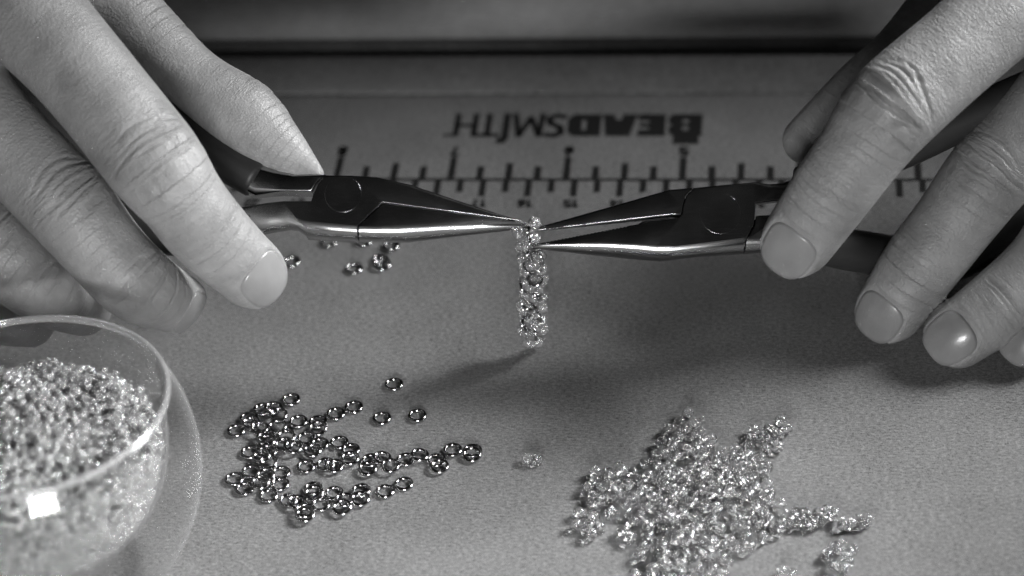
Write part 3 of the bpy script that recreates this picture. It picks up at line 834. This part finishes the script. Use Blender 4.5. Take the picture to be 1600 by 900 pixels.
# ------------------------------------------------------------------ glass beads
def bead_mesh(name, material, n=28, m=18, R=.068, r=.056, sq=1.6):
    # a seed bead: rounded barrel with a hole through it
    prof = []
    for j in range(m):
        b = 2 * math.pi * j / m; cb, sb = math.cos(b), math.sin(b)
        prof.append((R + r * cb, r * sq * sb))
    V = []; F = []
    for i in range(n):
        a = 2 * math.pi * i / n
        for x, z in prof: V.append((x * math.cos(a), x * math.sin(a), z))
    for i in range(n):
        for j in range(m):
            F.append((i * m + j, ((i + 1) % n) * m + j, ((i + 1) % n) * m + (j + 1) % m, i * m + (j + 1) % m))
    me = bpy.data.meshes.new(name); me.from_pydata(V, [], F); me.update(); me.shade_smooth(); me.materials.append(material)
    return me, V, F
BEADM, BV, BF = bead_mesh('glass_bead', BEAD)
STRIPM = bead_mesh('bead', STRIPBEAD)[0]
def rand_rot(r=rng):
    return Matrix.Rotation(r.uniform(0, 6.28), 4, 'Z') @ Matrix.Rotation(math.acos(r.uniform(-1, 1)), 4, 'X') @ Matrix.Rotation(r.uniform(0, 6.28), 4, 'Z')
def add_bead(pos, label, group, scale=1.0, flat_=False):
    o = bpy.data.objects.new('glass_bead', BEADM); C.objects.link(o)
    R = (Matrix.Rotation(rng.uniform(-.2, .2), 4, 'X') if flat_ else rand_rot())
    o.matrix_world = Matrix.Translation(Vector(pos)) @ R @ Matrix.Scale(scale, 4)
    setp(o, label, 'glass bead', group)
    return o
star = [(650,75),(740,115),(790,210),(830,290),(950,260),(960,200),(1000,165),(1060,180),(1110,135),(1140,165),(1100,260),(1040,300),(1050,390),(1060,470),(1090,500),(1150,545),(1160,640),(1130,670),(1060,690),(1000,710),(960,790),(890,780),(870,862),(850,960),(340,960),(440,830),(430,760),(470,690),(440,660),(410,720),(350,725),(350,600),(300,580),(240,600),(240,690),(180,695),(170,620),(110,650),(105,610),(140,550),(190,480),(160,430),(200,390),(280,370),(360,355),(430,370),(450,340),(490,260),(530,200),(600,170),(620,100)]
starP = [at(860 + x / 3.077, 620 + y / 3.077)[:2] for x, y in star]
def inside(p, poly):
    c = False; j = len(poly) - 1
    for i in range(len(poly)):
        if (poly[i][1] > p[1]) != (poly[j][1] > p[1]) and p[0] < (poly[j][0] - poly[i][0]) * (p[1] - poly[i][1]) / (poly[j][1] - poly[i][1]) + poly[i][0]: c = not c
        j = i
    return c
def edge_d(p, poly):
    a = np.array(poly); b = np.roll(a, -1, 0); ab = b - a; q = np.array(p) - a
    t = np.clip((q * ab).sum(1) / ((ab * ab).sum(1) + 1e-9), 0, 1)
    return float(np.sqrt(np.square(q - t[:, None] * ab).sum(1)).min())
xs = [p[0] for p in starP]; ys = [p[1] for p in starP]
balls = []
def drop(cands, dmin, zfun):
    for p in cands:
        z = zfun(p)
        if all((p[0] - q[0]) ** 2 + (p[1] - q[1]) ** 2 + (z - q[2]) ** 2 > dmin ** 2 for q in reversed(balls)): balls.append((p[0], p[1], z))
cand = [(rng.uniform(min(xs), max(xs)), rng.uniform(min(ys), max(ys))) for _ in range(9000)]
cand = [p for p in cand if inside(p, starP)]
drop(cand, .214, lambda p: .12 + rng.uniform(0, .015))
c2 = [p for p in cand if edge_d(p, starP) > .3]
drop(c2[:2500], .22, lambda p: .29 + rng.uniform(-.02, .03))
balls = balls[:265]
for b in balls:
    add_bead(b, 'clear glass seed bead in the star shaped pile at the lower right', 'beads of the star shaped pile', rng.uniform(.93, 1.06))
trail = [(1222,562),(1190,610),(1258,612),(1290,562),(1330,548),(1312,592),(1410,617),(1392,600),(1500,607),(1525,590),(1345,575),(1230,590),(1170,580),(1150,600),(1205,585),(1180,560),(1275,590),(1365,560),(1450,612),(1480,585)]
for i, (x, y) in enumerate(trail):
    add_bead(at(860 + x / 3.077, 620 + y / 3.077, .115), 'clear glass seed bead in the short trail at the right of the star shaped pile', 'beads trailing off the pile', rng.uniform(.9, 1.05))
clump = [(1380,752,0),(1348,748,0),(1440,752,0),(1402,705,0),(1362,800,0),(1410,828,0),(1430,795,0),(1332,760,0),(1395,765,1),(1385,800,1),(1420,770,1),(1450,735,0),(1370,722,0)]
for x, y, l in clump:
    p = at(860 + x / 3.077, 620 + y / 3.077, .115 + .16 * l)
    add_bead(p, 'clear glass seed bead in the small clump apart from the pile at the lower right', 'beads of the small clump', rng.uniform(.88, 1.0))
add_bead(at(1222, 893, .115), 'single clear glass seed bead at the bottom edge right of the pile', 'stray beads')
add_bead(at(1236, 898, .115), 'clear glass seed bead touching the single bead at the bottom edge', 'stray beads')
add_bead(at(826, 716, .115), 'left one of the stray pair of clear beads between rings and pile', 'stray beads', .95)
add_bead(at(839, 719, .115), 'right one of the stray pair of clear beads between rings and pile', 'stray beads', .95)

# the woven strip of beads hanging from the plier tips
def build_strip():
    top = cp(829, 352, .15)
    root = empty('bead_strip', tuple(top)); bpy.context.view_layer.update()
    setp(root, 'short woven strip of clear glass beads hanging from the plier tips', 'bead strip')
    pts = [(825,361),(835,349),(809,363),(814,384),(834,372),(817,401),(831,394),(845,399),(836,413),(820,424),(834,426),(819,440),(838,437),(848,437),(840,449),(820,461),(836,465),(815,473),(817,482),(848,481),(838,488),(819,493),(830,506),(815,514),(849,515),(833,524),(826,535),(840,535),(828,413),(829,450),(830,478),(845,420),(847,466),(818,412),(824,385),(842,408),(846,499),(836,512),(822,518)]
    for i, (x, y) in enumerate(pts):
        t = (y - 352) * (49.35 / FPX) / math.cos(ELEV)          # how far down the strip hangs
        d = .15 - t * math.sin(ELEV) + (.1 if i % 3 else -.12) + rng.uniform(-.04, .04)
        p = cp(x, y, d)
        o = bpy.data.objects.new('bead', STRIPM); C.objects.link(o)
        k = rng.uniform(.9, 1.08)
        o.matrix_world = Matrix.Translation(Vector(p)) @ rand_rot() @ Matrix.Scale(k, 4)
        mw = o.matrix_world.copy(); o.parent = root; o.matrix_parent_inverse = root.matrix_world.inverted(); o.matrix_world = mw
    # small steel rings linking the beads
    for (x, y) in [(825, 361), (833, 378), (822, 396), (838, 404), (828, 420), (836, 436), (822, 447), (834, 462), (825, 478), (839, 492), (825, 505), (834, 520)]:
        t = (y - 352) * (49.35 / FPX) / math.cos(ELEV); p = cp(x, y, .3 - t * math.sin(ELEV))
        o = bpy.data.objects.new('link_ring', RING); C.objects.link(o)
        mw = Matrix.Translation(Vector(p)) @ rand_rot() @ Matrix.Scale(.9, 4)
        o.matrix_world = mw; o.parent = root; o.matrix_parent_inverse = root.matrix_world.inverted(); o.matrix_world = mw
build_strip()

# ------------------------------------------------------------------ the bowl
def revolve(name, prof, n, material, parent, close_axis=False):
    V = []; F = []; m = len(prof)
    for i in range(n):
        a = 2 * math.pi * i / n
        for r, z in prof: V.append((r * math.cos(a), r * math.sin(a), z))
    for i in range(n):
        for j in range(m - 1):
            F.append((i * m + j, ((i + 1) % n) * m + j, ((i + 1) % n) * m + j + 1, i * m + j + 1))
    o = mesh_obj(name, V, F, material)
    bm = bmesh.new(); bm.from_mesh(o.data); bmesh.ops.remove_doubles(bm, verts=bm.verts[:], dist=1e-4); bmesh.ops.recalc_face_normals(bm, faces=bm.faces[:])
    bm.to_mesh(o.data); bm.free(); o.data.shade_smooth(); o.parent = parent
    return o
def build_bowl():
    rimz = 4.05; RR = 2.66
    c = at(24, 648, rimz)
    root = empty('glass_bowl', (c[0], c[1], 0))
    root.rotation_euler = (math.radians(-4), 0, 0)
    setp(root, 'clear round double walled glass bowl filled with tiny beads at the lower left', 'bowl')
    # outer wall: squashed ball cut off at the rim
    R = 3.0; zc = 2.55
    out = [(1e-4, .12), (1.2, .12)]
    a0 = math.asin((.3 - zc) / R)
    a1 = math.asin(min(.999, (rimz - zc) / R)); 
    for i in range(29):
        a = a0 + (a1 - a0) * i / 28
        rr = R * math.cos(a)
        # close in on the rim radius
        k = i / 28; rr = rr + (RR - R * math.cos(a1)) * k ** 3
        out.append((rr, zc + R * math.sin(a)))
    revolve('outer_wall', out, 96, GLASS, root)
    inn = []
    for i in range(25):
        a = -math.pi / 2 + math.pi / 2 * i / 24
        inn.append((max(1e-4, 2.5 * math.cos(a) ** .85), 3.2 + 2.45 * math.sin(a)))
    inn += [(2.53, 3.5), (2.56, 3.8), (2.58, rimz)]
    revolve('inner_wall', inn, 96, GLASS, root)
    rim = []
    for j in range(17):
        b = 2 * math.pi * j / 16
        rim.append((2.625 + .062 * math.cos(b), rimz + .07 * math.sin(b)))
    revolve('rim', rim, 128, RIMGLASS, root)
    # the filling
    br = .078
    Mb, V0, F0 = bead_mesh('x', BOWLBEAD, n=9, m=6, R=.046, r=.032, sq=1.6)
    bpy.data.meshes.remove(Mb)
    V0 = np.array(V0); F0 = np.array(F0)
    rs = np.random.RandomState(5)
    VV = []; FF = []; k = 0
    a = br * 2.02; pts = []
    nz = int(3.4 / (a * .816)) + 1
    for iz in range(nz):
        z = .85 + iz * a * .816
        for iy in range(-21, 22):
            for ix in range(-21, 22):
                x = (ix + .5 * ((iy + iz) % 2)) * a; y = (iy * .866 + .2887 * (iz % 2)) * a
                p = np.array([x, y, z]) + rs.uniform(-.05, .05, 3)
                r = math.hypot(p[0], p[1])
                zz = max(-1, min(1, (p[2] - 3.2) / 2.45))
                lim = (2.5 * math.cos(math.asin(zz)) ** .85 if zz < 0 else 2.5) - .13
                ztop = 3.28 + .28 * math.exp(-((p[0] + .3) ** 2 + (p[1] - 1.0) ** 2) / 2.2) - .12 * (r / 2.5) ** 2 + .06 * math.sin(p[0] * 3) * math.cos(p[1] * 2.3)
                if r < lim and p[2] < ztop and (lim - r < .5 or ztop - p[2] < .5 or p[2] < 1.4): pts.append(p)
    for p in pts:
        Rm = np.array(rand_rot())[:3, :3] * rs.uniform(.85, 1.15)
        VV.append(V0 @ Rm.T + p); FF.append(F0 + k); k += len(V0)
    VV = np.concatenate(VV); FF = np.concatenate(FF)
    me = bpy.data.meshes.new('bead_filling'); me.from_pydata(VV.tolist(), [], FF.tolist()); me.update(); me.shade_smooth(); me.materials.append(BOWLBEAD)
    o = bpy.data.objects.new('bead_filling', me); C.objects.link(o)
    o.location = root.location; o.rotation_euler = root.rotation_euler
    setp(o, 'mass of tiny clear beads heaped inside the glass bowl', 'beads', kind='stuff')
    print('bowl beads', len(pts), 'pile', len(balls))
build_bowl()
